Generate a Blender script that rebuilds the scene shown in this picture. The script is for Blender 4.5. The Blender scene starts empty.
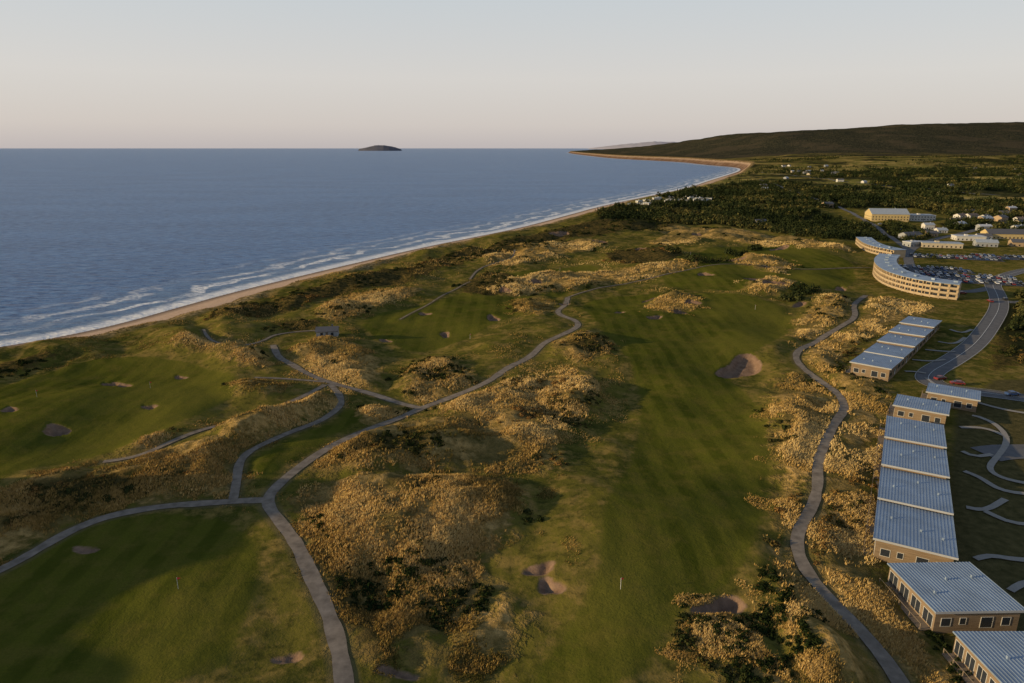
import bpy, math, numpy as np, random
from mathutils import Vector, Matrix
random.seed(7); rng=np.random.default_rng(11)
S_=bpy.context.scene
# ---------------------------------------------------------------- camera
F=683.0; CH=90.0; PIT=math.atan(193.5/F); cp,sp=math.cos(PIT),math.sin(PIT)
cam=bpy.data.cameras.new('camera'); co=bpy.data.objects.new('camera',cam); S_.collection.objects.link(co)
co.location=(0,0,CH); co.rotation_euler=(math.pi/2-PIT,0,0)
cam.sensor_width=36; cam.lens=24.012; cam.clip_start=1; cam.clip_end=200000; S_.camera=co
# ---------------------------------------------------------------- numeric helpers
def sst(a,b,x):
    t=np.clip((x-a)/(b-a),0,1); return t*t*(3-2*t)
PERM=rng.random((256,256))
def vnoise(x,y):
    xi=np.floor(x).astype(np.int64); yi=np.floor(y).astype(np.int64); fx=x-xi; fy=y-yi
    fx=fx*fx*fx*(fx*(fx*6-15)+10); fy=fy*fy*fy*(fy*(fy*6-15)+10)
    a=PERM[xi&255,yi&255]; b=PERM[(xi+1)&255,yi&255]; c=PERM[xi&255,(yi+1)&255]; d=PERM[(xi+1)&255,(yi+1)&255]
    return (a*(1-fx)+b*fx)*(1-fy)+(c*(1-fx)+d*fx)*fy-0.5
def fbm(x,y,wl,oc=3,seed=0):
    r=0;amp=1.0;s=1.0/wl
    for i in range(oc):
        ca,sa=math.cos(0.6+i),math.sin(0.6+i)
        r=r+amp*vnoise((x*ca-y*sa)*s+17.3*seed+i*31.7,(x*sa+y*ca)*s+7.1*seed+i*11.9); amp*=0.5;s*=2.03
    return r
def chaikin(p,n=2,closed=False):
    p=np.array(p,float)
    for _ in range(n):
        q=np.roll(p,-1,0) if closed else p[1:]
        a=p if closed else p[:-1]
        r=np.empty((len(a)*2,2)); r[0::2]=a*0.75+q*0.25; r[1::2]=a*0.25+q*0.75
        if not closed: r=np.vstack([p[:1],r,p[-1:]])
        p=r
    return p
def seg_d2(px,py,a,b):
    dx,dy=b[0]-a[0],b[1]-a[1]; L=dx*dx+dy*dy+1e-9
    t=np.clip(((px-a[0])*dx+(py-a[1])*dy)/L,0,1)
    return (px-a[0]-t*dx)**2+(py-a[1]-t*dy)**2
def poly_sdf(px,py,poly,M=30.0):
    out=np.full(px.shape,-M); mn=poly.min(0)-M; mx=poly.max(0)+M
    k=np.nonzero((px>mn[0])&(px<mx[0])&(py>mn[1])&(py<mx[1]))[0]
    if len(k)==0: return out
    x=px[k];y=py[k]; d2=np.full(x.shape,1e18); ins=np.zeros(x.shape,bool)
    n=len(poly)
    for i in range(n):
        a=poly[i];b=poly[(i+1)%n]; d2=np.minimum(d2,seg_d2(x,y,a,b))
        if a[1]!=b[1]:
            c=((a[1]>y)!=(b[1]>y)); ins^=c&(x<(b[0]-a[0])*(y-a[1])/(b[1]-a[1])+a[0])
    d=np.sqrt(d2); out[k]=np.clip(np.where(ins,d,-d),-M,M); return out
def line_d(px,py,pts,M=30.0):
    out=np.full(px.shape,M); mn=pts.min(0)-M; mx=pts.max(0)+M
    k=np.nonzero((px>mn[0])&(px<mx[0])&(py>mn[1])&(py<mx[1]))[0]
    if len(k)==0: return out
    x=px[k];y=py[k]; d2=np.full(x.shape,M*M)
    for i in range(len(pts)-1): d2=np.minimum(d2,seg_d2(x,y,pts[i],pts[i+1]))
    out[k]=np.sqrt(d2); return out
# survey: bearing/depression of a feature -> position on the ground
def at_z(u,v,z):
    a=(u-512)/F; b=-(v-341.5)/F
    d=np.array([a,cp+b*sp,-sp+b*cp]); t=(z-CH)/d[2]
    return d[0]*t,d[1]*t
# ---------------------------------------------------------------- coast
coast_px=[(-900,470),(-500,420),(-200,380),(0,347),(60,337),(120,324),(180,307),(230,293),(300,276),(360,262),(420,248),(470,238),(520,228),(565,216),(605,205),(650,196),(690,187.5),(708,181),(728,175),(742,170.5),(738,167.5),(705,165),(680,162),(640,160),(612,158.5),(590,156),(572,153.8),(568,152.6)]
coast=chaikin([at_z(u,v,0) for u,v in coast_px],2)
landpoly=np.vstack([coast,[(2500,22000),(30000,24000),(30000,-600),(-900,-600)]])
def coast_sd(x,y): return poly_sdf(x,y,landpoly,1e6)
HX=[500,838,1218,1790,2360,3026,3692,4263,4870,6500,9000]; HH=[0,45,100,175,205,240,285,305,308,315,315]
def macro(x,y,d=None):
    if d is None: d=coast_sd(x,y)
    z=2.4*sst(-2,30,d)+7.6*sst(30,54,d)+np.where(d<0,np.maximum(d*0.08,-7),0)
    z=z+22*sst(5,45,d)*sst(2300,2900,y)+18*sst(900,3500,y)*sst(60,500,d)
    hh=np.interp(x/np.maximum(y,1)*6500,HX,HH)
    z=z+np.maximum(hh-40,0)*sst(3900,6400,y)*sst(100,1100,d)
    # added dune ridge, out of view on the left, to shade the foreground
    z=z+sst(60,110,d)*(28+20*fbm(x,y,38,2,51))*np.exp(-((x+205)/34)**2)*(1-sst(118,160,y))*sst(-260,-235,x)
    return z
def P(u,v):
    z=10.0
    for i in range(14):
        x,y=at_z(u,v,z); z=0.5*z+0.5*float(macro(np.array([x]),np.array([y]))[0])
    return (x,y)
def PL(l): return [P(u,v) for u,v in l]
# ---------------------------------------------------------------- layout
paths_px=[
 [(346,700),(341,660),(330,620),(312,585),(296,548),(278,525),(264,508),(280,492),(303,472),(330,450),(362,432),(395,417),(420,404),(450,394),(488,381),(506,368),(532,357),(543,344),(562,337),(580,329),(576,322),(562,317),(556,311),(565,303),(568,293)],
 [(-60,600),(0,577),(50,549),(100,524),(165,512),(215,509),(264,508)],
 [(420,404),(375,392),(335,383),(308,374),(290,362),(278,356),(273,344)],
 [(234,507),(238,488),(240,466),(262,449),(300,432),(330,414),(345,400),(330,383)],
 [(104,466),(140,462),(168,448),(205,433),(250,420),(295,402),(325,384)],
 [(325,381),(290,379),(255,379)],
 [(910,700),(888,664),(858,632),(822,600),(798,570),(794,542),(812,512),(818,488),(816,470),(824,448),(836,425),(846,410),(838,390),(815,374),(795,360),(797,350),(815,341),(838,328),(857,318),(852,306),(866,295)],
 [(204,334),(208,342),(235,348),(262,342),(280,332),(330,330)],
 [(470,278),(480,268),(512,258),(515,250)],
 [(568,293),(600,284),(640,279),(690,270),(745,266),(800,272),(840,268),(872,268)],
 [(400,318),(430,302),(450,290),(470,280)],
]
paths=[chaikin(PL(p),3) for p in paths_px]
pathw=[2.8,2.5,2.6,2.2,1.9,1.5,2.6,1.3,1.3,1.1,0.8]
roads_px=[
 ([(1040,268),(1015,272),(990,282),(998,295),(1000,308),(990,325),(975,345),(950,362),(930,372),(926,382),(945,389),(985,393),(1045,402)],8.0),
 ([(990,288),(965,293),(940,288),(915,276),(908,262),(908,250),(930,240),(960,234)],6.5),
 ([(1045,300),(1015,303),(998,300)],6.0),
 ([(960,234),(1000,224),(1045,216)],7.0),
 ([(908,250),(885,232),(850,212),(820,200),(790,190),(760,180)],5.0),
 ([(1045,196),(960,192),(880,186),(820,178),(760,172)],5.0),
 ([(985,455),(1003,452),(1040,452)],9.0),
]
roads=[(chaikin(PL(p),3),w) for p,w in roads_px]
walks_px=[
 [(926,378),(948,395),(975,402),(1000,410),(1040,416)],
 [(972,416),(990,420),(1010,438),(1000,455),(985,470),(1000,480),(1040,486)],
 [(960,428),(985,428),(1008,438)],
 [(962,452),(975,458),(992,455)],
 [(964,472),(980,478),(1000,492),(1040,496)],
 [(966,508),(985,512),(1005,500)],[(985,512),(1010,524),(1040,526)],
 [(975,560),(990,556),(1010,560),(1040,562)],
 [(1010,592),(1022,584),(1040,582)],
 [(938,342),(955,345),(965,338)],[(925,350),(945,352),(955,352)],[(912,360),(930,362),(945,360)],[(950,330),(962,334),(972,330)],[(905,372),(915,372),(926,374)],
]
walks=[chaikin(PL(p),3) for p in walks_px]
rough_px=[
 [(290,478),(325,452),(362,430),(400,416),(445,418),(500,408),(545,425),(562,455),(548,474),(470,472),(380,478),(330,486)],
 [(430,408),(470,392),(520,375),(570,368),(600,378),(592,405),(570,432),(520,425),(470,415)],
 [(296,494),(350,487),(400,482),(470,480),(525,492),(520,525),(478,560),(490,600),(455,640),(400,650),(372,672),(345,655),(345,630),(322,590),(306,550)],
 [(-60,520),(0,502),(60,484),(100,470),(150,466),(190,448),(234,450),(238,470),(230,506),(160,508),(100,518),(50,542),(-60,590)],
 [(200,436),(250,422),(300,402),(330,390),(345,396),(325,412),(296,428),(255,448),(236,456)],
 [(282,346),(330,340),(372,346),(382,372),(372,388),(335,380),(305,368)],
 [(160,350),(205,338),(262,346),(274,362),(262,374),(232,362),(200,352)],
 [(402,378),(418,360),(440,356),(475,372),(470,388),(430,398),(408,394)],
 [(352,414),(385,402),(412,408),(398,420),(368,426)],
 [(548,346),(575,334),(600,340),(614,352),(590,362),(560,360)],
 [(862,300),(885,296),(945,308),(905,318),(845,350),(843,374),(890,384),(884,410),(868,500),(866,560),(925,640),(990,700),(920,700),(870,640),(820,592),(803,565),(800,542),(820,512),(824,470),(834,440),(852,410),(842,384),(805,358),(802,350),(840,332),(864,318)],
 [(772,372),(806,372),(838,400),(830,428),(818,455),(808,480),(808,508),(792,540),(775,520),(782,460),(770,410)],
 [(695,628),(740,640),(765,662),(790,700),(730,700),(700,660)],
 [(785,545),(815,600),(870,660),(890,700),(800,700),(790,620),(775,570)],
 [(440,610),(490,600),(520,612),(530,640),(500,672),(440,665),(430,640)],
 [(310,316),(345,292),(435,290),(400,300),(370,312),(335,322)],
 [(640,246),(665,236),(700,231),(712,240),(690,246)],
 [(725,262),(765,256),(800,268),(780,276),(745,270)],
 [(740,290),(765,276),(800,286),(770,298)],
 [(640,300),(680,290),(705,298),(690,312),(655,312)],
 [(480,255),(520,246),(600,238),(610,246),(540,262),(490,268)],
 [(120,455),(160,440),(185,446),(150,468),(100,470)],
 [(225,388),(262,380),(300,392),(250,400)],
 [(510,300),(540,290),(560,300),(545,318),(520,312)],
 [(820,300),(850,298),(852,318),(830,328),(795,344),(790,330)],
 [(480,284),(560,272),(640,268),(700,262),(700,270),(600,282),(500,296)],
 [(560,226),(640,222),(740,232),(850,246),(850,256),(740,244),(640,230)],
]
brush_px=[
 [(-60,376),(0,364),(60,350),(48,360),(-10,380)],
 [(196,322),(240,309),(300,294),(400,268),(480,248),(560,230),(630,216),(700,222),(640,232),(560,240),(500,254),(440,270),(400,286),(350,292),(310,305),(285,314),(240,320)],
 [(600,252),(640,248),(682,254),(680,264),(640,266),(610,264)],
 [(455,284),(490,270),(525,280),(510,292),(470,294)],
 [(505,412),(560,406),(585,426),(540,428)],
 [(400,488),(470,482),(490,500),(440,520),(395,510)],
 [(400,540),(440,540),(470,580),(480,610),(440,610),(410,575)],
 [(305,520),(330,520),(370,600),(400,650),(380,660),(340,620),(320,580)],
 [(0,505),(80,486),(150,478),(200,485),(150,503),(60,520),(0,545)],
 [(405,376),(430,362),(460,374),(440,384)],
 [(555,345),(598,342),(610,354),(575,358)],
 [(330,462),(400,446),(440,452),(400,470),(340,480)],
 [(260,326),(300,320),(330,324),(300,333)],
 [(1002,330),(1040,300),(1045,360),(1010,366),(985,372)],
 [(700,630),(735,640),(745,665),(705,655)],
]
fair_px=[
 [(575,300),(620,288),(760,296),(800,318),(770,350),(720,365),(760,400),(772,450),(765,520),(740,580),(700,612),(660,640),(640,700),(520,700),(560,640),(600,590),(600,520),(640,440),(640,370),(600,330)],
 [(-60,420),(0,386),(100,352),(190,358),(255,385),(190,425),(110,456),(0,486),(-60,500)],
 [(60,545),(120,522),(220,520),(256,545),(262,590),(240,640),(215,700),(-60,700),(-60,620)],
 [(350,318),(440,300),(520,270),(600,262),(600,280),(560,290),(500,322),(440,345),(390,345)],
 [(640,285),(700,250),(760,245),(850,258),(860,285),(820,292),(760,292)],
 [(250,470),(275,452),(325,425),(350,405),(380,408),(320,445),(262,495)],
]
bunk_px=[(110,378,8,3.6),(123,380,7,3.4),(57,434,15,4),(493,317,6,3.4),(741,363,22,8),(540,576,14,7),(550,592,13,8),(720,615,26,11),(395,677,20,6),(290,664,15,6),
 (692,303,8,2.6),(679,311,7,2.4),(652,296,8,2.4),(756,281,14,2.6),(775,287,13,2.6),(735,262,9,1.6),(840,289,7,2.4),(768,270,10,1.6),(12,418,9,2.5),(560,236,9,1.6),(600,243,8,1.5),(705,276,8,1.8),(445,330,6,2),(565,300,5,2),(700,236,8,1.5),
 (180,372,6,2.2),(150,408,7,2.4),(330,305,7,1.8),(425,312,6,1.8),(535,282,7,1.6),(620,312,6,2),(655,318,7,2),(800,305,7,2),(505,290,6,1.6),(385,338,6,2),(86,556,11,4),(640,250,7,1.2),(780,250,9,1.3)]
tree_px=[
 [(590,218),(640,206),(720,203),(800,209),(852,222),(858,240),(800,235),(740,226),(690,224),(620,224)],
 [(735,197),(800,194),(880,196),(960,200),(1045,205),(1045,222),(960,218),(900,206),(840,210),(740,203)],
 [(700,192),(740,184),(800,184),(850,190),(760,193)],
 [(850,184),(930,180),(1045,182),(1045,192),(940,190)],
 [(790,178),(860,170),(960,168),(1045,168),(1045,176),(900,178)],
 [(985,318),(1010,300),(1045,298),(1045,350),(1015,352)],
 [(860,229),(900,226),(930,236),(905,243)],
 [(930,222),(1045,226),(1045,234),(960,232)],
]
flat_px=[[(845,340),(905,300),(945,295),(1100,290),(1200,330),(1200,720),(980,720),(905,620),(862,560),(872,430),(890,380),(845,378)],
 [(850,235),(1200,190),(1200,300),(960,305),(900,300),(860,285)]]
lawn_px=[(940,560),(960,380),(1100,380),(1100,700),(1010,650)]
mk=lambda L,n=2:[chaikin(PL(p),n,True) for p in L]
roughs,brushes,fairs,treep,flats=mk(rough_px),mk(brush_px),mk(fair_px),mk(tree_px,1),mk(flat_px,1)
lawn=chaikin(PL(lawn_px),1,True)
bunks=[]
for (u,v,a,b) in bunk_px:
    pts=[]; ph=random.random()*6
    for i in range(14):
        t=i/14*2*math.pi; r=1+0.25*math.sin(2*t+ph)+0.18*math.sin(3*t+2*ph)
        pts.append(P(u+a*r*math.cos(t),v+b*r*math.sin(t)))
    bunks.append(chaikin(pts,1,True))
def mx(x,y,L,M=30.0):
    r=np.full(x.shape,-M)
    for p in L: r=np.maximum(r,poly_sdf(x,y,p,M))
    return r
def fields(x,y):
    f={}
    f['coast']=coast_sd(x,y)
    f['rough']=mx(x,y,roughs); f['brush']=mx(x,y,brushes); f['fair']=mx(x,y,fairs); f['bunk']=mx(x,y,bunks,12.0)
    f['tree']=mx(x,y,treep); f['flat']=mx(x,y,flats); f['lawn']=poly_sdf(x,y,lawn)
    pd=np.full(x.shape,30.0)
    for p,w in zip(paths,pathw): pd=np.minimum(pd,line_d(x,y,p)-w/2)
    f['path']=pd
    rd=np.full(x.shape,30.0)
    for p,w in roads: rd=np.minimum(rd,line_d(x,y,p)-w/2)
    for p in walks: rd=np.minimum(rd,line_d(x,y,p)-0.9)
    f['road']=rd
    return f
def height(x,y,f=None):
    if f is None: f=fields(x,y)
    d=f['coast']; z=macro(x,y,d)
    inl=sst(40,75,d); fl=1-0.93*sst(-12,6,f['flat'])
    r=sst(-9,7,f['rough']); b=sst(-8,6,f['brush']); pk=sst(0.5,8,np.minimum(f['path'],f['road']))
    nearf=1-sst(1500,2600,y)
    nf=1-0.6*sst(-3,5,f['fair'])
    z=z+inl*fl*nearf*(3.8*fbm(x,y,95,2,1)+(3.6*fbm(x,y,42,2,2)+1.5*fbm(x,y,19,2,9)*nf)*(0.35+0.65*pk)+0.36*fbm(x,y,6,2,10)*pk*nf)
    z=z+inl*fl*nearf*np.maximum(r,b*0.8)*pk*(5.4*np.abs(fbm(x,y,34,2,3))+2.3*fbm(x,y,14,2,4)+0.9*fbm(x,y,4.5,2,5)+0.4)
    z=z+sst(30,50,d)*(1-sst(75,130,d))*nearf*(2.8*fbm(x,y,22,3,6)+0.9)
    bs=f['bunk']; z=z-2.0*sst(-0.3,2.6,bs)
    far=sst(2000,4500,y)*sst(20,300,d)
    z=z+far*(14*fbm(x,y,700,3,7)+8*fbm(x,y,140,3,8))
    z=z+sst(4300,5800,y)*sst(300,1500,d)*34*fbm(x,y,1300,4,12)
    return z
def H1(x,y): return float(height(np.array([float(x)]),np.array([float(y)]))[0])
# ---------------------------------------------------------------- mesh helpers
def mesh_obj(name,V,Fc,mats=(),mi=None,smooth=False,parent=None,attrs=None):
    me=bpy.data.meshes.new(name); V=np.asarray(V,np.float32)
    if isinstance(Fc,np.ndarray):
        k=Fc.shape[1]; me.vertices.add(len(V)); me.vertices.foreach_set('co',V.ravel())
        me.loops.add(Fc.size); me.loops.foreach_set('vertex_index',Fc.ravel().astype(np.int32))
        me.polygons.add(len(Fc)); me.polygons.foreach_set('loop_start',np.arange(0,Fc.size,k,dtype=np.int32))
        me.update(calc_edges=True)
    else:
        me.from_pydata([tuple(map(float,v)) for v in V],[],Fc); me.update()
    for m in mats: me.materials.append(m)
    if mi is not None: me.polygons.foreach_set('material_index',np.asarray(mi,np.int32))
    if smooth: me.polygons.foreach_set('use_smooth',np.ones(len(me.polygons),bool))
    if attrs:
        for k,a in attrs.items():
            at=me.attributes.new(k,'FLOAT','POINT'); at.data.foreach_set('value',np.asarray(a,np.float32))
    o=bpy.data.objects.new(name,me); S_.collection.objects.link(o)
    if parent: o.parent=parent
    return o
def fan(y0,y1,rows,ts):
    ys=np.exp(np.linspace(math.log(y0),math.log(y1),rows)); cols=len(ts)
    Y=np.repeat(ys,cols); X=Y*np.tile(ts,rows)
    i=np.arange(rows*cols).reshape(rows,cols)
    Q=np.stack([i[:-1,:-1].ravel(),i[:-1,1:].ravel(),i[1:,1:].ravel(),i[1:,:-1].ravel()],1)
    return X,Y,Q
# ---------------------------------------------------------------- node helpers
class NT:
    def __init__(s,name,spec=0.0):
        s.m=bpy.data.materials.new(name); s.m.use_nodes=True; s.t=s.m.node_tree; s.b=s.t.nodes['Principled BSDF']
        s.g=s.t.nodes.new('ShaderNodeNewGeometry'); s.pos=s.g.outputs['Position']
        s.b.inputs['Roughness'].default_value=0.9
        s.b.inputs['Specular IOR Level'].default_value=spec
    def L(s,a,b):
        if isinstance(a,bpy.types.NodeSocket): s.t.links.new(a,b)
        else:
            if b.type=='RGBA' and not isinstance(a,(int,float)) and len(a)==3: a=(*a,1)
            b.default_value=a
    def noise(s,scale,detail=3,rough=0.55,vec=None,stretch=None):
        n=s.t.nodes.new('ShaderNodeTexNoise'); n.inputs['Scale'].default_value=scale; n.inputs['Detail'].default_value=detail; n.inputs['Roughness'].default_value=rough
        v=vec or s.pos
        if stretch:
            mp=s.t.nodes.new('ShaderNodeMapping'); mp.inputs['Scale'].default_value=stretch[0]; mp.inputs['Rotation'].default_value=(0,0,stretch[1]); s.L(v,mp.inputs['Vector']); v=mp.outputs[0]
        s.L(v,n.inputs['Vector']); return n.outputs['Fac']
    def attr(s,n):
        a=s.t.nodes.new('ShaderNodeAttribute'); a.attribute_name=n; return a.outputs['Fac']
    def math(s,op,a,b=0.0,c=None):
        n=s.t.nodes.new('ShaderNodeMath'); n.operation=op; s.L(a,n.inputs[0]); s.L(b,n.inputs[1])
        if c is not None: s.L(c,n.inputs[2])
        return n.outputs[0]
    def mr(s,v,a,b,c=0.0,d=1.0):
        n=s.t.nodes.new('ShaderNodeMapRange'); s.L(v,n.inputs[0]); 
        for i,q in enumerate((a,b,c,d)): n.inputs[i+1].default_value=q
        return n.outputs[0]
    def mix(s,f,a,b):
        n=s.t.nodes.new('ShaderNodeMix'); n.data_type='RGBA'; s.L(f,n.inputs[0]); s.L(a,n.inputs[6]); s.L(b,n.inputs[7]); return n.outputs[2]
    def bump(s,h,dist,strength=1.0,normal=None):
        n=s.t.nodes.new('ShaderNodeBump'); n.inputs['Strength'].default_value=strength; n.inputs['Distance'].default_value=dist; s.L(h,n.inputs['Height'])
        if normal is not None: s.L(normal,n.inputs['Normal'])
        return n.outputs[0]
    def col(s,c): s.L(c,s.b.inputs['Base Color'])
def simple(name,c,rough=0.8,var=0.15,scale=1.0,metal=0.0,spec=0.3):
    n=NT(name); f=n.noise(scale,4); c=np.array(c)
    n.col(n.mix(n.mr(f,0.3,0.7),tuple(c*(1-var)),tuple(np.minimum(c*(1+var),1))))
    n.b.inputs['Roughness'].default_value=rough; n.b.inputs['Metallic'].default_value=metal; n.b.inputs['Specular IOR Level'].default_value=spec
    return n.m
# ---------------------------------------------------------------- terrain
ts=np.r_[np.linspace(-3.8,-0.95,70)[:-1],np.linspace(-0.95,1.0,800),np.linspace(1.0,2.2,60)[1:]]
X,Y,Q=fan(45,24000,900,ts)
fd=fields(X,Y); Z=height(X,Y,fd)
T=NT('terrain_ground')
nL=T.noise(0.012,4); nM=T.noise(0.07,4); nS=T.noise(0.5,4,0.6); nX=T.noise(2.6,3,0.7); nQ=T.noise(0.18,5,0.65)
def edge(name,amp,soft,off=0.0,n=None):
    v=T.math('ADD',T.attr(name),off); v=T.math('ADD',v,T.math('MULTIPLY',T.math('SUBTRACT',n or nS,0.5),amp)); return T.mr(v,-soft,soft)
turf=T.mix(T.mr(nM,0.4,0.6),(0.050,0.058,0.010),(0.120,0.110,0.018))
turf=T.mix(T.mr(nL,0.45,0.58,0,0.7),turf,(0.160,0.135,0.026))
turf=T.mix(T.mr(nQ,0.47,0.61,0,0.9),turf,(0.25,0.175,0.050))
turf=T.mix(T.mr(nX,0.45,0.7,0,0.5),turf,(0.19,0.145,0.045))
turf=T.mix(T.mr(nS,0.5,0.68,0,0.65),turf,(0.034,0.040,0.010))
wv=T.t.nodes.new('ShaderNodeTexWave'); wv.inputs['Scale'].default_value=0.045; wv.inputs['Distortion'].default_value=1.5; wv.inputs['Detail'].default_value=1; wv.inputs['Detail Scale'].default_value=0.2; T.L(T.pos,wv.inputs['Vector'])
fairc=T.mix(T.mr(nM,0.38,0.62),(0.062,0.072,0.009),(0.094,0.098,0.014))
fairc=T.mix(T.mr(wv.outputs['Fac'],0.35,0.65,0,0.6),fairc,(0.126,0.124,0.018))
fairc=T.mix(T.mr(nQ,0.46,0.64,0,0.65),fairc,(0.145,0.120,0.025))
fairc=T.mix(T.mr(nL,0.48,0.60,0,0.6),fairc,(0.150,0.135,0.024))
fairc=T.mix(T.mr(nX,0.4,0.7,0,0.4),fairc,(0.045,0.050,0.010))
c=T.mix(edge('fair',3,0.8),turf,fairc)
fes=T.mix(T.mr(nS,0.35,0.65),(0.21,0.142,0.042),(0.52,0.335,0.120))
fes=T.mix(T.mr(nM,0.44,0.56,0,0.7),fes,(0.105,0.088,0.026))
fes=T.mix(T.mr(nX,0.5,0.75,0,0.5),fes,(0.08,0.060,0.022))
rn=T.math('ADD',T.math('MULTIPLY',nQ,0.65),T.math('MULTIPLY',nS,0.35))
rf=edge('rough',26,2.5,-0.5,rn); c=T.mix(rf,c,fes)
bru=T.mix(T.mr(nS,0.4,0.6),(0.034,0.034,0.012),(0.120,0.084,0.028))
bf=edge('brush',22,2.0,-0.5,rn); c=T.mix(bf,c,bru)
# distant country: fields, scrub and forest
yy=T.t.nodes.new('ShaderNodeSeparateXYZ'); T.L(T.pos,yy.inputs[0]); PY=yy.outputs[1]
nF=T.noise(0.0035,5,0.6); nG=T.noise(0.018,4,0.65); nT=T.noise(0.09,3,0.7)
fld=T.mix(T.mr(nG,0.42,0.58),(0.150,0.145,0.034),(0.42,0.30,0.10))
forest=T.mix(T.mr(nT,0.4,0.62),(0.022,0.028,0.012),(0.075,0.068,0.026))
ff=T.mr(T.math('ADD',nF,T.math('MULTIPLY',T.math('SUBTRACT',nG,0.5),0.5)),0.49,0.56)
farc=T.mix(ff,fld,forest)
hillc=T.mix(T.mr(nT,0.42,0.58),(0.026,0.032,0.022),(0.125,0.105,0.062))
hillc=T.mix(T.mr(nG,0.4,0.6,0,0.5),hillc,(0.044,0.050,0.034))
hillc=T.mix(T.mr(nF,0.5,0.6,0,0.5),hillc,(0.140,0.110,0.070))
farc=T.mix(T.mr(T.math('ADD',PY,T.math('MULTIPLY',nF,1500)),4300,5000),farc,hillc)
c=T.mix(T.mr(T.math('ADD',PY,T.math('MULTIPLY',nG,300)),1100,1300),c,farc)
c=T.mix(edge('tree',6,3),c,(0.028,0.030,0.012))
c=T.mix(edge('lawn',2,1),c,T.mix(T.mr(nS,0.3,0.7),(0.060,0.054,0.020),(0.135,0.108,0.044)))
c=T.mix(T.mr(T.attr('path'),0.0,1.5,0.75,0.0),c,(0.15,0.12,0.06))
c=T.mix(edge('bunk',1.4,0.3),c,T.mix(T.mr(nS,0.3,0.7),(0.17,0.105,0.068),(0.29,0.19,0.125)))
# beach
cd=T.attr('coast')
sand=T.mix(T.mr(nS,0.3,0.7),(0.50,0.34,0.23),(0.62,0.45,0.32))
sand=T.mix(T.mr(cd,1,9),(0.21,0.155,0.115),sand)
cn=T.math('ADD',cd,T.math('MULTIPLY',T.math('SUBTRACT',T.noise(0.05,4),0.5),20))
scarp=T.mix(T.mr(nS,0.4,0.6),(0.095,0.074,0.030),(0.42,0.29,0.14))
c=T.mix(T.mr(cn,60,52),c,scarp)
c=T.mix(T.mr(cn,41,37),c,sand)
cl=T.math('MULTIPLY',T.mr(PY,2200,2600),T.mr(cd,36,26)); c=T.mix(cl,c,T.mix(T.mr(nG,0.4,0.6),(0.19,0.115,0.075),(0.30,0.20,0.14)))
T.col(c)
rb=T.math('MAXIMUM',rf,bf)
bh=T.math('ADD',T.math('MULTIPLY',nS,T.math('ADD',T.math('MULTIPLY',rb,0.9),0.18)),T.math('MULTIPLY',nX,T.math('ADD',T.math('MULTIPLY',rb,0.25),0.09)))
b1=T.bump(bh,1.0); b2=T.bump(T.math('MULTIPLY',nT,T.mr(PY,1200,4000,0.0,34.0)),1.0,1.0,b1)
T.L(b2,T.b.inputs['Normal'])
terr=mesh_obj('terrain_ground',np.stack([X,Y,Z],1),Q,[T.m],smooth=True,attrs={k:fd[k] for k in('coast','rough','brush','fair','bunk','tree','lawn','path')})
# ---------------------------------------------------------------- sea
sx,sy,sq=fan(20,160000,420,np.r_[np.linspace(-5,-1.2,40)[:-1],np.linspace(-1.2,1.2,300)])
scd=coast_sd(sx,sy)
W=NT('sea_water')
w1=W.noise(0.05,3,0.5,stretch=((1,2.6,1),0.55)); w2=W.noise(0.25,4,0.6,stretch=((1,2.2,1),0.7)); w3=W.noise(0.004,4,0.6,stretch=((1,2.5,1),0.3)); w4=W.noise(0.09,5,0.7,stretch=((1,3.2,1),0.5))
hgt=W.math('ADD',W.math('MULTIPLY',w1,3.2),W.math('MULTIPLY',w2,1.3))
base=W.mix(W.mr(w3,0.40,0.60),(0.018,0.100,0.270),(0.040,0.150,0.360))
base=W.mix(W.mr(w4,0.47,0.60,0,0.8),base,(0.110,0.240,0.450))
base=W.mix(W.mr(w2,0.5,0.68,0,0.6),base,(0.095,0.210,0.400))
base=W.mix(W.mr(w4,0.48,0.36,0,0.85),base,(0.006,0.040,0.130))
cd=W.attr('coast')
base=W.mix(W.mr(cd,-80,-3,0,0.55),base,(0.15,0.23,0.31))
fn=W.noise(0.018,3,0.55); fs=W.noise(0.22,4,0.7,stretch=((1,2,1),0.55)); fs2=W.noise(0.016,3,0.6)
ph=W.math('ADD',W.math('MULTIPLY',cd,0.26),W.math('MULTIPLY',fn,18))
band=W.mr(W.math('SINE',ph),0.1,0.75)
foam=W.math('MULTIPLY',W.math('MULTIPLY',band,W.mr(fs,0.40,0.50)),W.math('MULTIPLY',W.mr(cd,-92,-30),W.mr(fs2,0.41,0.51,0.25,1)))
foam=W.math('MAXIMUM',foam,W.mr(W.math('ADD',cd,W.math('MULTIPLY',fs,12)),-10,-2.0,0,0.95))
foam=W.math('MAXIMUM',foam,W.math('MULTIPLY',W.mr(W.noise(0.12,5,0.75,stretch=((1,3,1),0.6)),0.66,0.72),0.45))
W.col(W.mix(foam,base,(0.88,0.87,0.86)))
W.L(W.mr(foam,0,1,0.3,0.8),W.b.inputs['Roughness']); W.b.inputs['IOR'].default_value=1.33; W.b.inputs['Specular IOR Level'].default_value=0.14
W.L(W.bump(hgt,1.0,1.0),W.b.inputs['Normal'])
mesh_obj('sea',np.stack([sx,sy,np.zeros_like(sx)],1),sq,[W.m],smooth=True,attrs={'coast':scd})
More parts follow.
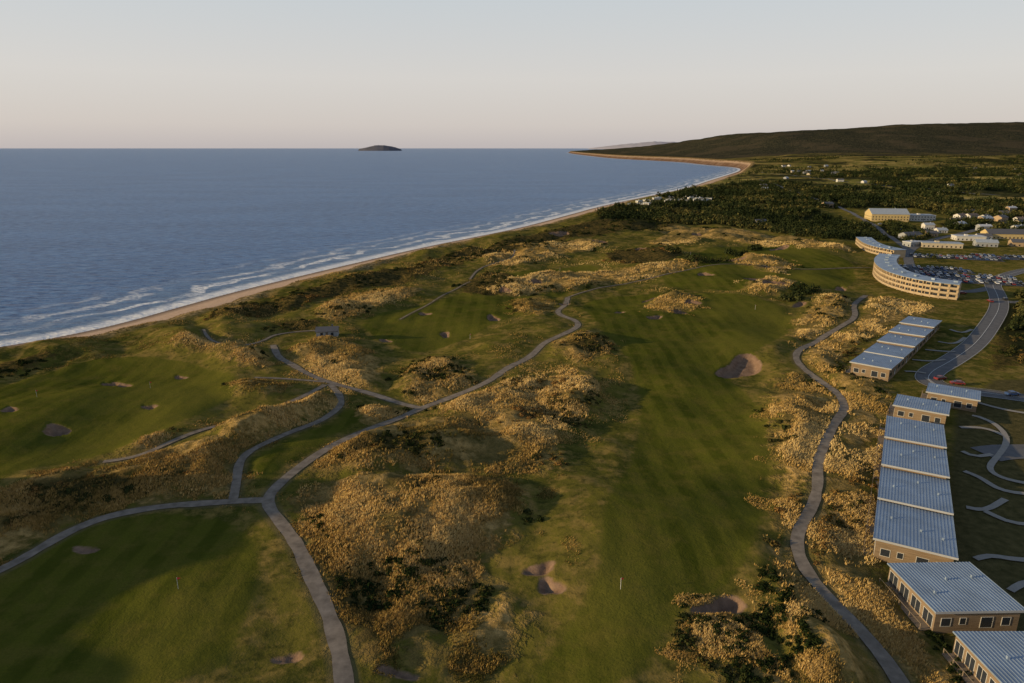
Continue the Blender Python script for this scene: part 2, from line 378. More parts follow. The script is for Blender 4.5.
# island and far capes, with haze painted into their base colours
hz=simple('distant_hazed_rock',(0.12,0.12,0.145),0.95,0.2,0.004,0,0)
def landmass(name,u0,u1,D,prof,m):
    n=60; V=[];Fc=[]
    x0=(u0-512)/F*D; x1=(u1-512)/F*D; dep=(x1-x0)*0.35
    for j in range(9):
        for i in range(n+1):
            t=i/n; s=j/8; base=np.interp(t,[p[0] for p in prof],[p[1] for p in prof])
            z=base*math.sin(math.pi*s)**0.6+ (random.random()-.5)*base*0.08
            w=math.sin(math.pi*min(max(t,0.02),0.98))**0.5
            V.append((x0+(x1-x0)*t,D+dep*(s-0.5)*w,z-4 if 0<j<8 and 0<i<n else -6))
    for j in range(8):
        for i in range(n): a=j*(n+1)+i; Fc.append((a,a+1,a+n+2,a+n+1))
    mesh_obj(name,V,Fc,[m],smooth=True)
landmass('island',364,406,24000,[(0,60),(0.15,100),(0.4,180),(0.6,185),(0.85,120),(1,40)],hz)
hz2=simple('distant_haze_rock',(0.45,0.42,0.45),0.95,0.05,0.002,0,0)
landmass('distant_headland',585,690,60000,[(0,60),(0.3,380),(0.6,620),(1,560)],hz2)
# ---------------------------------------------------------------- paths & roads
def ribbon(name,pts,w,mat,off,cross=3,step=1.6,extra=None):
    pts=np.array(pts); seg=np.r_[0,np.cumsum(np.hypot(*np.diff(pts,axis=0).T))]
    n=max(2,int(seg[-1]/step)); s=np.linspace(0,seg[-1],n); x=np.interp(s,seg,pts[:,0]); y=np.interp(s,seg,pts[:,1])
    k=5; ker=np.ones(k)/k
    if n>12:
        x[2:-2]=np.convolve(x,ker,'valid'); y[2:-2]=np.convolve(y,ker,'valid')
    tx=np.gradient(x);ty=np.gradient(y);l=np.hypot(tx,ty)+1e-9; nx=ty/l;ny=-tx/l
    ww=w*(1+0.22*fbm(x,y,4,2,3)) if extra is None else np.full(n,w)
    c=np.linspace(-0.5,0.5,cross+1)
    XX=(x[:,None]+nx[:,None]*c*ww[:,None]).ravel(); YY=(y[:,None]+ny[:,None]*c*ww[:,None]).ravel()
    zz=height(XX,YY)+off
    i=np.arange(n*(cross+1)).reshape(n,cross+1)
    q=np.stack([i[:-1,:-1].ravel(),i[1:,:-1].ravel(),i[1:,1:].ravel(),i[:-1,1:].ravel()],1)
    return mesh_obj(name,np.stack([XX,YY,zz],1),q,[mat],smooth=True)
gp=simple('gravel_path_surface',(0.235,0.195,0.155),0.95,0.3,0.5,0,0.0)
asp=simple('asphalt_surface',(0.15,0.145,0.145),0.9,0.15,0.4,0,0.05)
aspd=simple('parking_asphalt_surface',(0.085,0.09,0.10),0.9,0.15,0.3,0,0.1)
cc=simple('footpath_surface',(0.32,0.29,0.25),0.9,0.1,0.8,0,0.05)
line=simple('white_line_paint',(0.7,0.7,0.68),0.8,0.1,2)
kerbm=simple('concrete_kerb',(0.4,0.39,0.37),0.85,0.1,1)
for i,(p,w) in enumerate(zip(paths,pathw)): ribbon('cart_path',p,w,gp,0.10+0.013*i)
for i,(p,w) in enumerate(roads):
    ribbon('road',p,w,asp,0.10+0.012*i,4,2.5,1)
for i,p in enumerate(walks): ribbon('footpath',p,1.5,cc,0.2+0.01*i,2)
def offset_line(p,o):
    p=np.array(p); t=np.gradient(p,axis=0); l=np.hypot(t[:,0],t[:,1])[:,None]+1e-9; return p+np.stack([t[:,1],-t[:,0]],1)/l*o
for s in(-1,1):
    ribbon('road_kerb',offset_line(roads[0][0],s*4.15),0.25,kerbm,0.24,1,2.0,1)
ribbon('road_centre_line',roads[0][0],0.15,line,0.215,1,2.0,1)
# ---------------------------------------------------------------- scattered vegetation
def scatter(N,y0,y1,t0,t1):
    y=np.exp(rng.uniform(math.log(y0),math.log(y1),N)); return y*rng.uniform(t0,t1,N),y
def veg_mat(name,cols):
    n=NT(name); a=n.attr('tint'); r=n.t.nodes.new('ShaderNodeValToRGB'); n.L(a,r.inputs[0])
    e=r.color_ramp.elements
    while len(e)<len(cols): e.new(0.5)
    for i,(p,c) in enumerate(cols): e[i].position=p; e[i].color=(*c,1)
    n.col(r.outputs[0]); return n.m
m_fes=veg_mat('fescue_grass',[(0,(0.08,0.078,0.020)),(0.3,(0.24,0.165,0.048)),(0.65,(0.50,0.325,0.110)),(1,(0.68,0.50,0.22))])
m_shr=veg_mat('shrub_foliage',[(0,(0.016,0.025,0.008)),(0.4,(0.040,0.046,0.015)),(0.7,(0.095,0.075,0.024)),(1,(0.24,0.130,0.042))])
m_con=veg_mat('tree_foliage',[(0,(0.016,0.024,0.010)),(0.6,(0.040,0.050,0.018)),(1,(0.13,0.11,0.036))])
# fescue tufts
x,y=scatter(1400000,80,600,-0.9,0.95); 
nn=fbm(x,y,9,3,21); n2=fbm(x,y,34,2,22)
pre=rng.random(len(x))<0.35+nn*1.1+n2*.5; x,y,nn,n2=x[pre],y[pre],nn[pre],n2[pre]
f=fields(x,y)
ok=((f['rough']+nn*18>rng.random(len(x))*4)&(f['path']>0.0)&(f['road']>0.6)&(f['bunk']<0.3)&(f['flat']<14)&(f['coast']>42))
ok|=(f['coast']>37)&(f['coast']<90)&(f['path']>0.4)&(nn>0.0)&(rng.random(len(x))<0.6)
ok|=(f['fair']<-4)&(f['path']>0.2)&(f['road']>2)&(f['flat']<-6)&(f['coast']>50)&(f['bunk']<-1)&(n2+nn*.7>0.08)&(rng.random(len(x))<0.32)
k=np.nonzero(ok)[0]
if len(k)>230000: k=rng.choice(k,230000,replace=False)
x,y=x[k],y[k]; ff={a:b[k] for a,b in f.items()}; z=height(x,y,ff); n=len(x); nn=nn[k];n2=n2[k]
B=4; sz=(0.28+0.38*rng.random(n))*(0.8+np.minimum(y,500)/400)*np.where(ff['rough']>-1,1,0.6)
cx=np.repeat(x,B);cy=np.repeat(y,B);cz=np.repeat(z,B);s=np.repeat(sz,B)
a=rng.uniform(0,2*np.pi,n*B); r=rng.uniform(0,0.5,n*B)*s; bx=cx+r*np.cos(a); by=cy+r*np.sin(a)
a2=rng.uniform(0,2*np.pi,n*B); w=0.15*s
hx=s*rng.uniform(0.6,1.1,n*B)
v0=np.stack([bx-w*np.cos(a2),by-w*np.sin(a2),cz-0.05],1); v1=np.stack([bx+w*np.cos(a2),by+w*np.sin(a2),cz-0.05],1)
v2=np.stack([bx+0.6*s*(rng.random(n*B)-0.2),by+0.5*s*(rng.random(n*B)-0.5),cz+hx],1)
V=np.stack([v0,v1,v2],1).reshape(-1,3); Fq=np.arange(len(V)).reshape(-1,3)
ti=np.clip(0.58+n2*0.9+nn*0.5+0.25*sst(130,330,x+0.25*y)-0.3*(ff['rough']<-1)+rng.normal(0,0.12,n),0,1)
mesh_obj('fescue_grass',V,Fq,[m_fes],attrs={'tint':np.repeat(ti,B*3)})
# leafy clumps
def clumps(name,x,y,z,R,Hh,K,tint,mat,leaf=0.32):
    n=len(x); th=rng.uniform(0,2*np.pi,n*K); cz_=rng.uniform(-0.1,1,n*K); rr=np.sqrt(np.maximum(0,1-cz_**2))*rng.uniform(0.5,1.05,n*K)
    lob=1+0.28*np.sin(3*th+np.repeat(rng.uniform(0,6,n),K)); RR=np.repeat(R,K); HH_=np.repeat(Hh,K)
    px=np.repeat(x,K)+RR*rr*lob*np.cos(th); py=np.repeat(y,K)+RR*rr*lob*np.sin(th); pz=np.repeat(z,K)+HH_*np.maximum(cz_,0.02)*rng.uniform(0.75,1.1,n*K)
    s=RR*leaf*rng.uniform(0.6,1.3,n*K)
    u=rng.normal(size=(n*K,3)); nrm=np.stack([rr*np.cos(th),rr*np.sin(th),cz_*1.2],1)+0.5*rng.normal(size=(n*K,3))
    nrm/=np.linalg.norm(nrm,axis=1)[:,None]; u-=nrm*(u*nrm).sum(1)[:,None]; u/=np.linalg.norm(u,axis=1)[:,None]; w=np.cross(nrm,u)
    c=np.stack([px,py,pz],1); u*=s[:,None]; w*=(s*0.7)[:,None]
    V=np.stack([c-u,c-w*0.9,c+u*0.9,c+w],1).reshape(-1,3)
    t=np.clip(np.repeat(tint,K)+rng.normal(0,0.1,n*K),0,1)
    mesh_obj(name,V,np.arange(len(V)).reshape(-1,4),[mat],attrs={'tint':np.repeat(t,4)})
x,y=scatter(70000,80,900,-0.9,0.95); f=fields(x,y); nn=fbm(x,y,16,3,31); nb=fbm(x,y,34,2,32)
ok=(f['path']>1.5)&(f['road']>2)&(f['bunk']<-1)&(f['coast']>50)&(((f['brush']+nn*14>0)&(nb+nn*.5>-0.22)&(rng.random(len(x))<0.42))|((f['rough']+nn*10>0)&(f['flat']<5)&(nb+nn>0.26)&(rng.random(len(x))<0.36)))
k=np.nonzero(ok)[0][:8000]; x,y=x[k],y[k]; z=height(x,y,{a:b[k] for a,b in f.items()}); n=len(x)
R=rng.uniform(0.35,1.0,n)**1.2*1.2*(0.75+y/480); clumps('shrub_thicket',x,y,z-0.1,R,R*rng.uniform(0.45,0.85,n),72,np.clip(0.34+1.1*fbm(x,y,30,2,33)+rng.normal(0,0.17,n),0,1),m_shr,0.25)
# distant woods
def conifers(name,x,y,z,Ht,tint,K=26):
    n=len(x); lv=rng.uniform(0,1,n*K)**0.8; th=rng.uniform(0,2*np.pi,n*K); HH_=np.repeat(Ht,K); rad=HH_*0.27*(1-lv)+0.15
    zc=np.repeat(z,K)+HH_*(0.1+0.9*lv); cx=np.repeat(x,K);cy=np.repeat(y,K); dth=rng.uniform(0.3,0.6,n*K)
    p0=np.stack([cx,cy,zc+HH_*0.09],1); rr=rad*rng.uniform(0.7,1.2,n*K)
    p1=np.stack([cx+rr*np.cos(th-dth),cy+rr*np.sin(th-dth),zc-HH_*0.07],1); p2=np.stack([cx+rr*np.cos(th+dth),cy+rr*np.sin(th+dth),zc-HH_*0.05],1)
    V=np.stack([p0,p1,p2],1).reshape(-1,3); mesh_obj(name,V,np.arange(len(V)).reshape(-1,3),[m_con],attrs={'tint':np.repeat(np.clip(np.repeat(tint,K)+rng.normal(0,.1,n*K),0,1),3)})
x,y=scatter(120000,300,3600,0.05,0.95); f=fields(x,y); nn=fbm(x,y,60,3,41); nb=fbm(x,y,260,3,42)
ok=(f['road']>4)&(f['path']>4)&(f['coast']>70)&((f['tree']+nn*50>-4)|((y>1100)&(nb+0.5*nn>0.20)))&(nn>-0.24)&(rng.random(len(x))<0.85)
k=np.nonzero(ok)[0]; k=k[:32000]; x,y=x[k],y[k]; z=height(x,y,{a:b[k] for a,b in f.items()}); n=len(x)
con=rng.random(n)<0.6; Ht=rng.uniform(4,9.5,n)*np.clip(y/900,0.55,1.2)
tn=np.clip(0.42+0.9*fbm(x,y,50,2,43),0,1)
conifers('spruce_forest',x[con],y[con],z[con],Ht[con],tn[con]*0.8)
d_=~con; clumps('broadleaf_woodland',x[d_],y[d_],z[d_]+Ht[d_]*0.15,Ht[d_]*0.42,Ht[d_]*0.62,26,tn[d_]+0.15,m_con,0.42)
# ---------------------------------------------------------------- buildings
class MB:
    def __init__(s): s.V=[];s.F=[];s.M=[]
    def quad(s,a,b,c,d,m=0):
        i=len(s.V); s.V+=[a,b,c,d]; s.F.append((i,i+1,i+2,i+3)); s.M.append(m)
    def tri(s,a,b,c,m=0):
        i=len(s.V); s.V+=[a,b,c]; s.F.append((i,i+1,i+2)); s.M.append(m)
    def hexa(s,p,m=0): # p 8 pts: bottom 4, top 4
        i=len(s.V); s.V+=list(p)
        for q in((0,3,2,1),(4,5,6,7),(0,1,5,4),(1,2,6,5),(2,3,7,6),(3,0,4,7)): s.F.append(tuple(i+k for k in q)); s.M.append(m)
    def box(s,x0,x1,y0,y1,z0,z1,m=0): s.hexa([(x0,y0,z0),(x1,y0,z0),(x1,y1,z0),(x0,y1,z0),(x0,y0,z1),(x1,y0,z1),(x1,y1,z1),(x0,y1,z1)],m)
    def obj(s,name,mats,parent=None): return mesh_obj(name,s.V,s.F,mats,s.M,parent=parent)
def cladding(name,c):
    n=NT(name); tc=n.t.nodes.new('ShaderNodeTexCoord'); sx_=n.t.nodes.new('ShaderNodeSeparateXYZ'); n.L(tc.outputs['Object'],sx_.inputs[0])
    fr=n.math('FRACT',n.math('MULTIPLY',sx_.outputs[2],5.0)); c=np.array(c)
    f=n.noise(0.8,4,vec=tc.outputs['Object'],stretch=((0.4,0.4,6),0))
    col=n.mix(n.mr(f,0.3,0.7),tuple(c*0.7),tuple(c*1.25)); n.col(n.mix(n.mr(fr,0.0,0.12,0.6,0),col,tuple(c*0.3))); return n.m
wood=cladding('cedar_cladding',(0.24,0.175,0.115)); wood2=cladding('hotel_cladding',(0.44,0.34,0.22))
roofm=simple('metal_roof',(0.27,0.34,0.43),0.5,0.16,0.2,0.25,0.4); fasc=simple('fascia_trim',(0.36,0.37,0.38),0.6,0.05,1)
glass=simple('window_glass',(0.03,0.035,0.045),0.12,0.1,1,0,0.6); trim=simple('white_trim',(0.5,0.48,0.44),0.6,0.05,1); deckm=simple('deck_timber',(0.22,0.17,0.12),0.8,0.15,2)
def villa(o,ax,ay,w,d,hf=3.9,hb=3.4,name='guest_villa',nwin=4):
    zs=[H1(o[0]+ax[0]*i*w+ay[0]*j*d,o[1]+ax[1]*i*w+ay[1]*j*d) for i in(0,1) for j in(0,1)]; zb=max(zs)+0.15; lo=min(zs)-zb-0.8
    E=bpy.data.objects.new(name,None); S_.collection.objects.link(E); E.location=(o[0],o[1],zb); E.rotation_euler=(0,0,math.atan2(ax[1],ax[0]))
    m=MB(); hz_=lambda y:hf+(hb-hf)*y/d
    m.hexa([(0,0,lo),(w,0,lo),(w,d,lo),(0,d,lo),(0,0,hf),(w,0,hf),(w,d,hb),(0,d,hb)]); m.obj('walls',[wood],E)
    r=MB(); ov=0.6; ob=0.1; t=0.22
    r.hexa([(-ov,-ov,hz_(-ov)+.02),(w+ov,-ov,hz_(-ov)+.02),(w+ov,d+ob,hz_(d)+.02),(-ov,d+ob,hz_(d)+.02),(-ov,-ov,hz_(-ov)+t),(w+ov,-ov,hz_(-ov)+t),(w+ov,d+ob,hz_(d)+t),(-ov,d+ob,hz_(d)+t)])
    k=int((w+2*ov)/0.62)
    for i in range(k+1):
        xx=-ov+0.03+i*(w+2*ov-0.1)/k
        r.hexa([(xx,-ov,hz_(-ov)+t),(xx+.07,-ov,hz_(-ov)+t),(xx+.07,d+ob,hz_(d)+t),(xx,d+ob,hz_(d)+t),(xx,-ov,hz_(-ov)+t+.06),(xx+.07,-ov,hz_(-ov)+t+.06),(xx+.07,d+ob,hz_(d)+t+.06),(xx,d+ob,hz_(d)+t+.06)])
    for i in range(3):
        xx=w*(.2+.3*i)+random.uniform(-1,1); yv=d*random.uniform(.3,.7); r.box(xx,xx+.35,yv,yv+.35,hz_(yv),hz_(yv)+.75)
    r.obj('roof',[roofm],E)
    fz=MB(); fz.box(-ov-.04,w+ov+.04,-ov-.08,-ov-.003,hz_(-ov)-.12,hz_(-ov)+t+.1); fz.obj('fascia',[fasc],E)
    g=MB(); tr=MB()
    for xx,ww,z0,z1 in((w*.08,1.6,0.9,2.4),(w*.3,1.0,1.2,2.4),(w*.55,2.0,0.5,2.5),(w*.8,1.4,0.9,2.4)):
        g.box(xx,xx+ww,-.05,.05,z0,z1); 
        for b in((xx-.1,xx,z0-.1,z1+.1),(xx+ww,xx+ww+.1,z0-.1,z1+.1)): tr.box(b[0],b[1],-.07,.03,b[2],b[3])
        tr.box(xx,xx+ww,-.07,.03,z1,z1+.1); tr.box(xx,xx+ww,-.07,.03,z0-.1,z0)
    step=d/nwin
    for i in range(nwin):
        y0=i*step+step*.14; y1=(i+1)*step-step*.14
        g.box(-.05,.05,y0,y1,0.25,2.55); tr.box(-.08,.03,y0-.1,y0,0.15,2.65); tr.box(-.08,.03,y1,y1+.1,0.15,2.65); tr.box(-.08,.03,(y0+y1)/2-.04,(y0+y1)/2+.04,.25,2.55)
        tr.box(-.08,.03,y0,y1,2.55,2.65)
        g.box(w-.05,w+.05,y0+.4,y1-.4,0.9,2.3)
    g.obj('windows',[glass],E); tr.obj('window_frames',[trim],E)
    dk=MB(); dk.box(-2.0,-.01,0.4,d-.4,-.25,-.03)
    for i in range(nwin+1): dk.box(-1.95,-1.8,0.45+i*(d-1.1)/nwin,0.6+i*(d-1.1)/nwin,-.03,.95); dk.box(-1.9,-.02,0.45+i*(d-1.1)/nwin,.55+i*(d-1.1)/nwin,lo,-.25)
    dk.box(-1.93,-1.87,.45,d-.45,.95,1.02); dk.obj('deck',[deckm],E)
    dr=MB(); dr.box(w-.04,w+.06,d*.5-.5,d*.5+.5,0,2.1); dr.obj('door',[trim],E)
def vrow(fl,bl,w,n,gap=0.8,hf=3.9,hb=3.6,yaw=None,D=None,**kw):
    fl,bl=[np.array(P(*q)) for q in(fl,bl)]
    b=bl-fl; 
    if D is None: D=np.linalg.norm(b)
    ay=b/np.linalg.norm(b) if yaw is None else np.array([math.sin(yaw),math.cos(yaw)])
    ax=np.array([ay[1],-ay[0]])
    d=D/n-gap
    for i in range(n): villa(fl+ay*(i*(d+gap)),ax,ay,w,d,hf,hb,**kw)
vrow((932,634),(887,584),14.6,1,gap=0)
vrow((998,706),(953,654),16,1,gap=0,yaw=0,D=11)
vrow((873,560),(887,428),13.2,4,gap=0.6,hf=4.3,hb=3.5)
vrow((893,418),(915,407),13.5,1,gap=0,nwin=3,yaw=.6,D=12)
vrow((926,404),(945,395),13.5,1,gap=0,nwin=3,yaw=.6,D=11)
vrow((850,375),(909,324),12.5,5,gap=0.6,nwin=3,hf=4.3,hb=3.5)
# hotel (curved, three storeys)
def hotel(front_px,depth,st=3,name='hotel_building'):
    p=chaikin(PL(front_px),3); seg=np.r_[0,np.cumsum(np.hypot(*np.diff(p,axis=0).T))]; n=max(3,int(seg[-1]/4.2)); s=np.linspace(0,seg[-1],n+1)
    x=np.interp(s,seg,p[:,0]);y=np.interp(s,seg,p[:,1]); tx=np.gradient(x);ty=np.gradient(y);l=np.hypot(tx,ty); nx,ny=-ty/l,tx/l
    E=bpy.data.objects.new(name,None); S_.collection.objects.link(E); zb=float(np.max(height(x,y)))
    E.location=(x[0],y[0],zb); X0,Y0=x-x[0],y-y[0]
    def pt(i,o,z): return (X0[i]+nx[i]*o,Y0[i]+ny[i]*o,z)
    sh=2.7; Ht=st*sh+.3
    wl=MB();g=MB();bl=MB();rf=MB();dv=MB()
    for i in range(n):
        j=i+1
        wl.hexa([pt(i,0,-3),pt(j,0,-3),pt(j,depth,-3),pt(i,depth,-3),pt(i,0,Ht),pt(j,0,Ht),pt(j,depth,Ht),pt(i,depth,Ht)])
        rf.hexa([pt(i,-1.6,Ht+.01),pt(j,-1.6,Ht+.01),pt(j,depth+.5,Ht+.01),pt(i,depth+.5,Ht+.01),pt(i,-1.6,Ht+.3),pt(j,-1.6,Ht+.3),pt(j,depth+.5,Ht+.3),pt(i,depth+.5,Ht+.3)])
        def lerp(t,o,z):
            a=np.array(pt(i,o,z));b=np.array(pt(j,o,z)); return tuple(a+(b-a)*t)
        for k in range(st):
            z0=k*sh+.3
            g.hexa([lerp(.25,-.06,z0),lerp(.75,-.06,z0),lerp(.75,.05,z0),lerp(.25,.05,z0),lerp(.25,-.06,z0+2),lerp(.75,-.06,z0+2),lerp(.75,.05,z0+2),lerp(.25,.05,z0+2)])
            bl.hexa([lerp(0,-1.4,z0-.25),lerp(1,-1.4,z0-.25),lerp(1,-.01,z0-.25),lerp(0,-.01,z0-.25),lerp(0,-1.4,z0-.05),lerp(1,-1.4,z0-.05),lerp(1,-.01,z0-.05),lerp(0,-.01,z0-.05)])
            bl.hexa([lerp(.03,-1.4,z0),lerp(.97,-1.4,z0),lerp(.97,-1.34,z0),lerp(.03,-1.34,z0),lerp(.03,-1.4,z0+1),lerp(.97,-1.4,z0+1),lerp(.97,-1.34,z0+1),lerp(.03,-1.34,z0+1)])
            g.hexa([lerp(.3,depth-.05,z0+.6),lerp(.7,depth-.05,z0+.6),lerp(.7,depth+.05,z0+.6),lerp(.3,depth+.05,z0+.6),lerp(.3,depth-.05,z0+2),lerp(.7,depth-.05,z0+2),lerp(.7,depth+.05,z0+2),lerp(.3,depth+.05,z0+2)])
        dv.hexa([lerp(0,-1.45,-.5),lerp(.06,-1.45,-.5),lerp(.06,-.01,-.5),lerp(0,-.01,-.5),lerp(0,-1.45,Ht),lerp(.06,-1.45,Ht),lerp(.06,-.01,Ht),lerp(0,-.01,Ht)])
        if i%3==1: rf.hexa([lerp(.2,depth*.4,Ht+.3),lerp(.7,depth*.4,Ht+.3),lerp(.7,depth*.6,Ht+.3),lerp(.2,depth*.6,Ht+.3),lerp(.2,depth*.4,Ht+1.1),lerp(.7,depth*.4,Ht+1.1),lerp(.7,depth*.6,Ht+1.1),lerp(.2,depth*.6,Ht+1.1)])
    wl.obj('walls',[wood2],E); g.obj('windows',[glass],E); bl.obj('balconies',[wood2],E); rf.obj('roof',[roofm],E); dv.obj('balcony_dividers',[wood2],E)
hotel([(880,266),(873,273),(881,283),(902,291),(930,297),(957,300)],11)
hotel([(857,244),(866,252),(893,258)],10,2)
# town houses
def mcol(n,c): return simple(n,c,0.75,0.08,0.5)
wallc=[mcol('white_siding',(0.54,0.52,0.48)),mcol('cream_siding',(0.46,0.39,0.28)),mcol('grey_siding',(0.28,0.29,0.30)),mcol('tan_siding',(0.36,0.26,0.16)),mcol('yellow_siding',(0.50,0.38,0.18))]
roofc=[mcol('dark_shingle',(0.10,0.10,0.11)),mcol('brown_shingle',(0.14,0.11,0.09)),mcol('grey_metal_roof',(0.33,0.37,0.42)),mcol('white_roof',(0.50,0.51,0.53))]
def house(u,v,w,d,h,yaw,wi=0,ri=0,gable=True,name='house'):
    x,y=P(u,v); z=H1(x,y)-.4; m=MB(); a,b=w/2,d/2
    m.hexa([(-a,-b,-1),(a,-b,-1),(a,b,-1),(-a,b,-1),(-a,-b,h),(a,-b,h),(a,b,h),(-a,b,h)],0)
    if gable:
        rh=d*0.22; o=.4
        for s in(-1,1):
            yb=s*(b+o); zz=h-o*rh/b
            p=[(-a-o,yb,zz),(a+o,yb,zz),(a+o,0,h+rh),(-a-o,0,h+rh)]; m.hexa(p+[(q[0],q[1],q[2]+.2) for q in p],1)
        for s in(-1,1): m.tri((s*a,-b,h),(s*a,b,h),(s*a,0,h+rh-.02),0)
        m.box(a*.4,a*.4+.7,.2,.9,h+rh*.6,h+rh+.9,1)
    else:
        m.box(-a-.3,a+.3,-b-.3,b+.3,h+.01,h+.5,1); m.box(-a*.3,-a*.1,-b*.3,b*.2,h+.5,h+1.6,0)
    k=max(2,int(w/3.2)); fl=max(1,int(h/2.8))
    for f_ in range(fl):
        for i in range(k):
            xx=-a+(i+.5)*w/k; m.box(xx-.55,xx+.55,-b-.04,-b+.04,f_*2.8+.9,f_*2.8+2.2,2); m.box(xx-.55,xx+.55,b-.04,b+.04,f_*2.8+.9,f_*2.8+2.2,2)
        for s in(-1,1):
            kk=max(1,int(d/4))
            for i in range(kk):
                yy_=-b+(i+.5)*d/kk; m.box(s*a-.04,s*a+.04,yy_-.5,yy_+.5,f_*2.8+.9,f_*2.8+2.2,2)
    m.box(-.5,.5,-b-.06,-b-.01,0.3,2.4,3)
    o=m.obj(name,[wallc[wi],roofc[ri],glass,roofc[1]]); o.location=(x,y,z); o.rotation_euler=(0,0,yaw)
house(886,220,40,24,7.5,-.15,4,2,True,'arena_building'); house(920,219,26,18,6,-.15,0,2,False,'commercial_building')
house(940,247,30,12,4,-.3,1,2,False,'commercial_building'); house(968,240,24,12,4,-.2,0,3,False,'commercial_building')
house(1005,238,36,16,5,-.15,4,0,True,'school_building'); house(1022,246,18,10,4,-.3,3,0); house(985,246,16,9,4,-.3,2,2)
house(910,238,18,10,4,.3,2,0); house(912,246,14,8,4,.4,2,3,False,'commercial_building')
house(827,208,14,10,5,.3,3,0); house(760,223,12,9,4,.2,0,0)
for i in range(20):
    u=random.uniform(900,1040); v=random.uniform(210,240)
    house(u,v,random.uniform(9,14),random.uniform(7,10),random.choice([3.2,5]),random.uniform(-.5,.5),random.choice([0,0,1,2,3]),random.choice([0,0,1,2,3]))
for i in range(26):
    u=random.uniform(755,1035); v=random.uniform(168,200)
    if random.random()<.5: u=random.uniform(780,840); v=random.uniform(166,180)
    house(u,v,random.uniform(9,15),random.uniform(7,11),random.choice([4,5.5]),random.uniform(-.7,.7),random.choice([0,1,2]),random.choice([0,1,2]))
for i in range(40):
    t=random.random(); house(632+80*t+random.uniform(-4,4),203.5-5*t+random.uniform(-1.5,4.5),random.uniform(7,11),random.uniform(3,6),3,random.uniform(-.6,.6),0,random.choice([3,2,0]),False,'campground_trailer')
house(328,337,9,6,2.8,.15,2,0,True,'course_pavilion')
# golf flags on the greens
red=simple('flag_cloth',(0.6,0.05,0.04),0.8,0.05,2)
for u,v in((38,402),(150,385),(180,600),(620,600),(560,268),(755,310),(470,335),(690,258)):
    x,y=P(u,v); m=MB(); m.box(-.03,.03,-.03,.03,-.2,2.4,0); m.hexa([(.03,-.01,1.9),(.6,-.01,2.05),(.6,.01,2.05),(.03,.01,1.9),(.03,-.01,2.38),(.6,-.01,2.22),(.6,.01,2.22),(.03,.01,2.38)],1)
    o=m.obj('golf_flag',[line,red]); o.location=(x,y,H1(x,y)); o.rotation_euler=(0,0,.4)
# ---------------------------------------------------------------- car parks and cars
def carpark(c,w,d,yaw,rows):
    x,y=P(*c); ax=np.array([math.cos(yaw),math.sin(yaw)]); ay=np.array([-ax[1],ax[0]]); c0=np.array([x,y])
    ribbon('car_park',[c0-ax*w/2,c0+ax*w/2],d,aspd,0.2+random.random()*.03,8,3,1)
    for r in rows:
        n=int(w/2.8)
        for i in range(n):
            q=c0+ax*(-w/2+1.6+i*2.8)+ay*r
            e=q+ax*1.4; 
            if random.random()<.72: car(q,yaw+math.pi/2+(math.pi if random.random()<.5 else 0))
            LN.append((e-ay*2.4,e+ay*2.4))
LN=[]
paints=[simple('car_paint_'+n,c,0.35,0.03,1,0.1,0.6) for n,c in(('white',(.6,.6,.6)),('silver',(.35,.36,.38)),('black',(.02,.02,.022)),('blue',(.04,.08,.2)),('red',(.2,.03,.03)),('grey',(.12,.125,.13)))]
tyre=simple('tyre_rubber',(.02,.02,.02),.9,.1,1)
def carmesh(pm):
    m=MB(); prof=[(-2.25,.35),(-2.25,.8),(-2.1,.95),(-1.75,1.0),(-1.2,1.45),(.45,1.48),(1.15,1.0),(2.1,.85),(2.25,.6),(2.25,.35)]
    hw=[.82,.88,.88,.88,.70,.70,.88,.86,.84,.82]; n=len(prof)
    for s in(-1,1): m.V+=[(p[0],s*h,p[1]) for p,h in zip(prof,hw)]
    for k in range(n):
        j=(k+1)%n; m.F.append((k,j,j+n,k+n)); m.M.append(1 if k in(3,5) else 0)
    m.F.append(tuple(range(n))[::-1]); m.M.append(0); m.F.append(tuple(range(n,2*n))); m.M.append(0)
    for s in(-1,1): m.hexa([(-1.55,s*.80,1.02),(.95,s*.80,1.02),(.95,s*.885,1.02),(-1.55,s*.885,1.02),(-1.15,s*.68,1.38),(.42,s*.68,1.38),(.42,s*.74,1.38),(-1.15,s*.74,1.38)],1)
    for xx in(-1.4,1.4):
        for s in(-1,1):
            b=len(m.V); 
            for y_ in(.68,.9): m.V+=[(xx+.33*math.cos(t*math.pi/5),s*y_,.33+.33*math.sin(t*math.pi/5)) for t in range(10)]
            for t in range(10): m.F.append((b+t,b+(t+1)%10,b+10+(t+1)%10,b+10+t)); m.M.append(2)
            m.F.append(tuple(b+10+t for t in range(10))); m.M.append(2)
    me=m.obj('parked_car',[pm,glass,tyre]); d=me.data; bpy.data.objects.remove(me); return d
CM=[carmesh(p) for p in paints]
CAR=[]
def car(q,yaw): CAR.append((q[0],q[1],yaw))
carpark((967,279),56,34,-.35,(-13,-6,6,13)); carpark((935,270),44,18,-.35,(-5,5)); carpark((1010,258),50,20,-.3,(-6,6)); carpark((955,258),60,18,-.3,(-4.5,4.5))
for u,v,a in((957,385,2.9),(1012,396,.1),(940,380,.3),(1005,300,1.2),(962,294,0),(880,226,0),(900,230,.3),(935,228,0),(990,302,1.4)): car(P(u,v),a)
zz=height(np.array([c[0] for c in CAR]),np.array([c[1] for c in CAR]))
for (a,b,yw),z in zip(CAR,zz):
    o=bpy.data.objects.new('parked_car',random.choice(CM)); S_.collection.objects.link(o); o.location=(a,b,z+.22); o.rotation_euler=(0,0,yw)
m=MB()
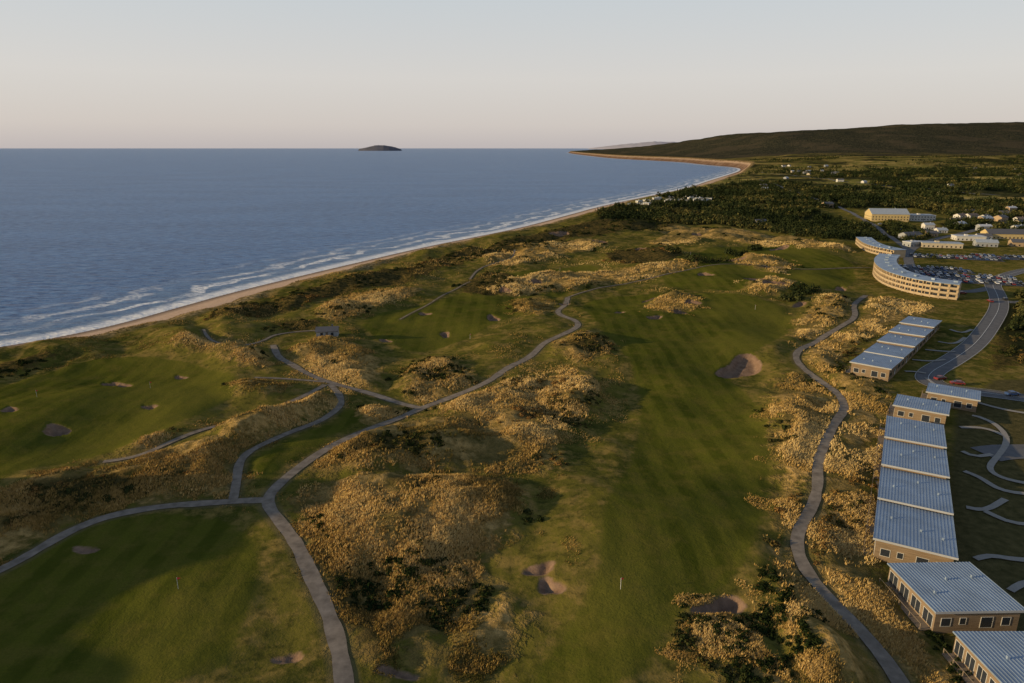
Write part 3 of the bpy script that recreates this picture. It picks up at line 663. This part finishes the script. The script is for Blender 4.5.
for a,b in LN:
    d=(b-a)/np.linalg.norm(b-a); nr=np.array([-d[1],d[0]])*.07; p=[a-nr,b-nr,b+nr,a+nr]; h=height(np.array([q[0] for q in p]),np.array([q[1] for q in p]))+.26
    m.quad(*[(q[0],q[1],k) for q,k in zip(p,h)])
m.obj('parking_bay_lines',[line])
# ---------------------------------------------------------------- light
EL=math.radians(11); AZ=math.radians(-100)  # compass bearing of the sun, measured from +Y clockwise
sd=Vector((math.sin(AZ)*math.cos(EL),math.cos(AZ)*math.cos(EL),math.sin(EL)))
sun=bpy.data.lights.new('sun','SUN'); sun.energy=5.0; sun.angle=math.radians(0.5); sun.color=(1,0.76,0.42)
so=bpy.data.objects.new('sun',sun); S_.collection.objects.link(so); so.rotation_euler=(-sd).to_track_quat('-Z','Y').to_euler()
wd=bpy.data.worlds.new('World'); S_.world=wd; wd.use_nodes=True; nt=wd.node_tree; bg=nt.nodes['Background']
sk=nt.nodes.new('ShaderNodeTexSky'); sk.sky_type='NISHITA'; sk.sun_disc=False; sk.sun_elevation=EL; sk.sun_rotation=AZ; sk.altitude=90; sk.dust_density=1.5; sk.ozone_density=1.5
tc=nt.nodes.new('ShaderNodeTexCoord'); sz_=nt.nodes.new('ShaderNodeSeparateXYZ'); nt.links.new(tc.outputs['Generated'],sz_.inputs[0])
rp=nt.nodes.new('ShaderNodeValToRGB'); nt.links.new(sz_.outputs[2],rp.inputs[0]); e=rp.color_ramp.elements
cols=[(0,(0.58,0.53,0.53)),(0.03,(0.68,0.62,0.59)),(0.09,(0.73,0.69,0.66)),(0.21,(0.62,0.67,0.70)),(0.42,(0.22,0.29,0.40)),(1,(0.08,0.13,0.24))]
while len(e)<len(cols): e.new(0.5)
for i,(p,c) in enumerate(cols): e[i].position=p; e[i].color=(*c,1)
sc=nt.nodes.new('ShaderNodeVectorMath'); sc.operation='SCALE'; nt.links.new(rp.outputs[0],sc.inputs[0]); sc.inputs['Scale'].default_value=1/0.12
mxn=nt.nodes.new('ShaderNodeMix'); mxn.data_type='RGBA'; mxn.inputs[0].default_value=0.85; nt.links.new(sk.outputs[0],mxn.inputs[6]); nt.links.new(sc.outputs[0],mxn.inputs[7])
nt.links.new(mxn.outputs[2],bg.inputs[0]); bg.inputs[1].default_value=0.12
S_.view_settings.view_transform='Standard'; S_.view_settings.look='None'; S_.view_settings.exposure=0
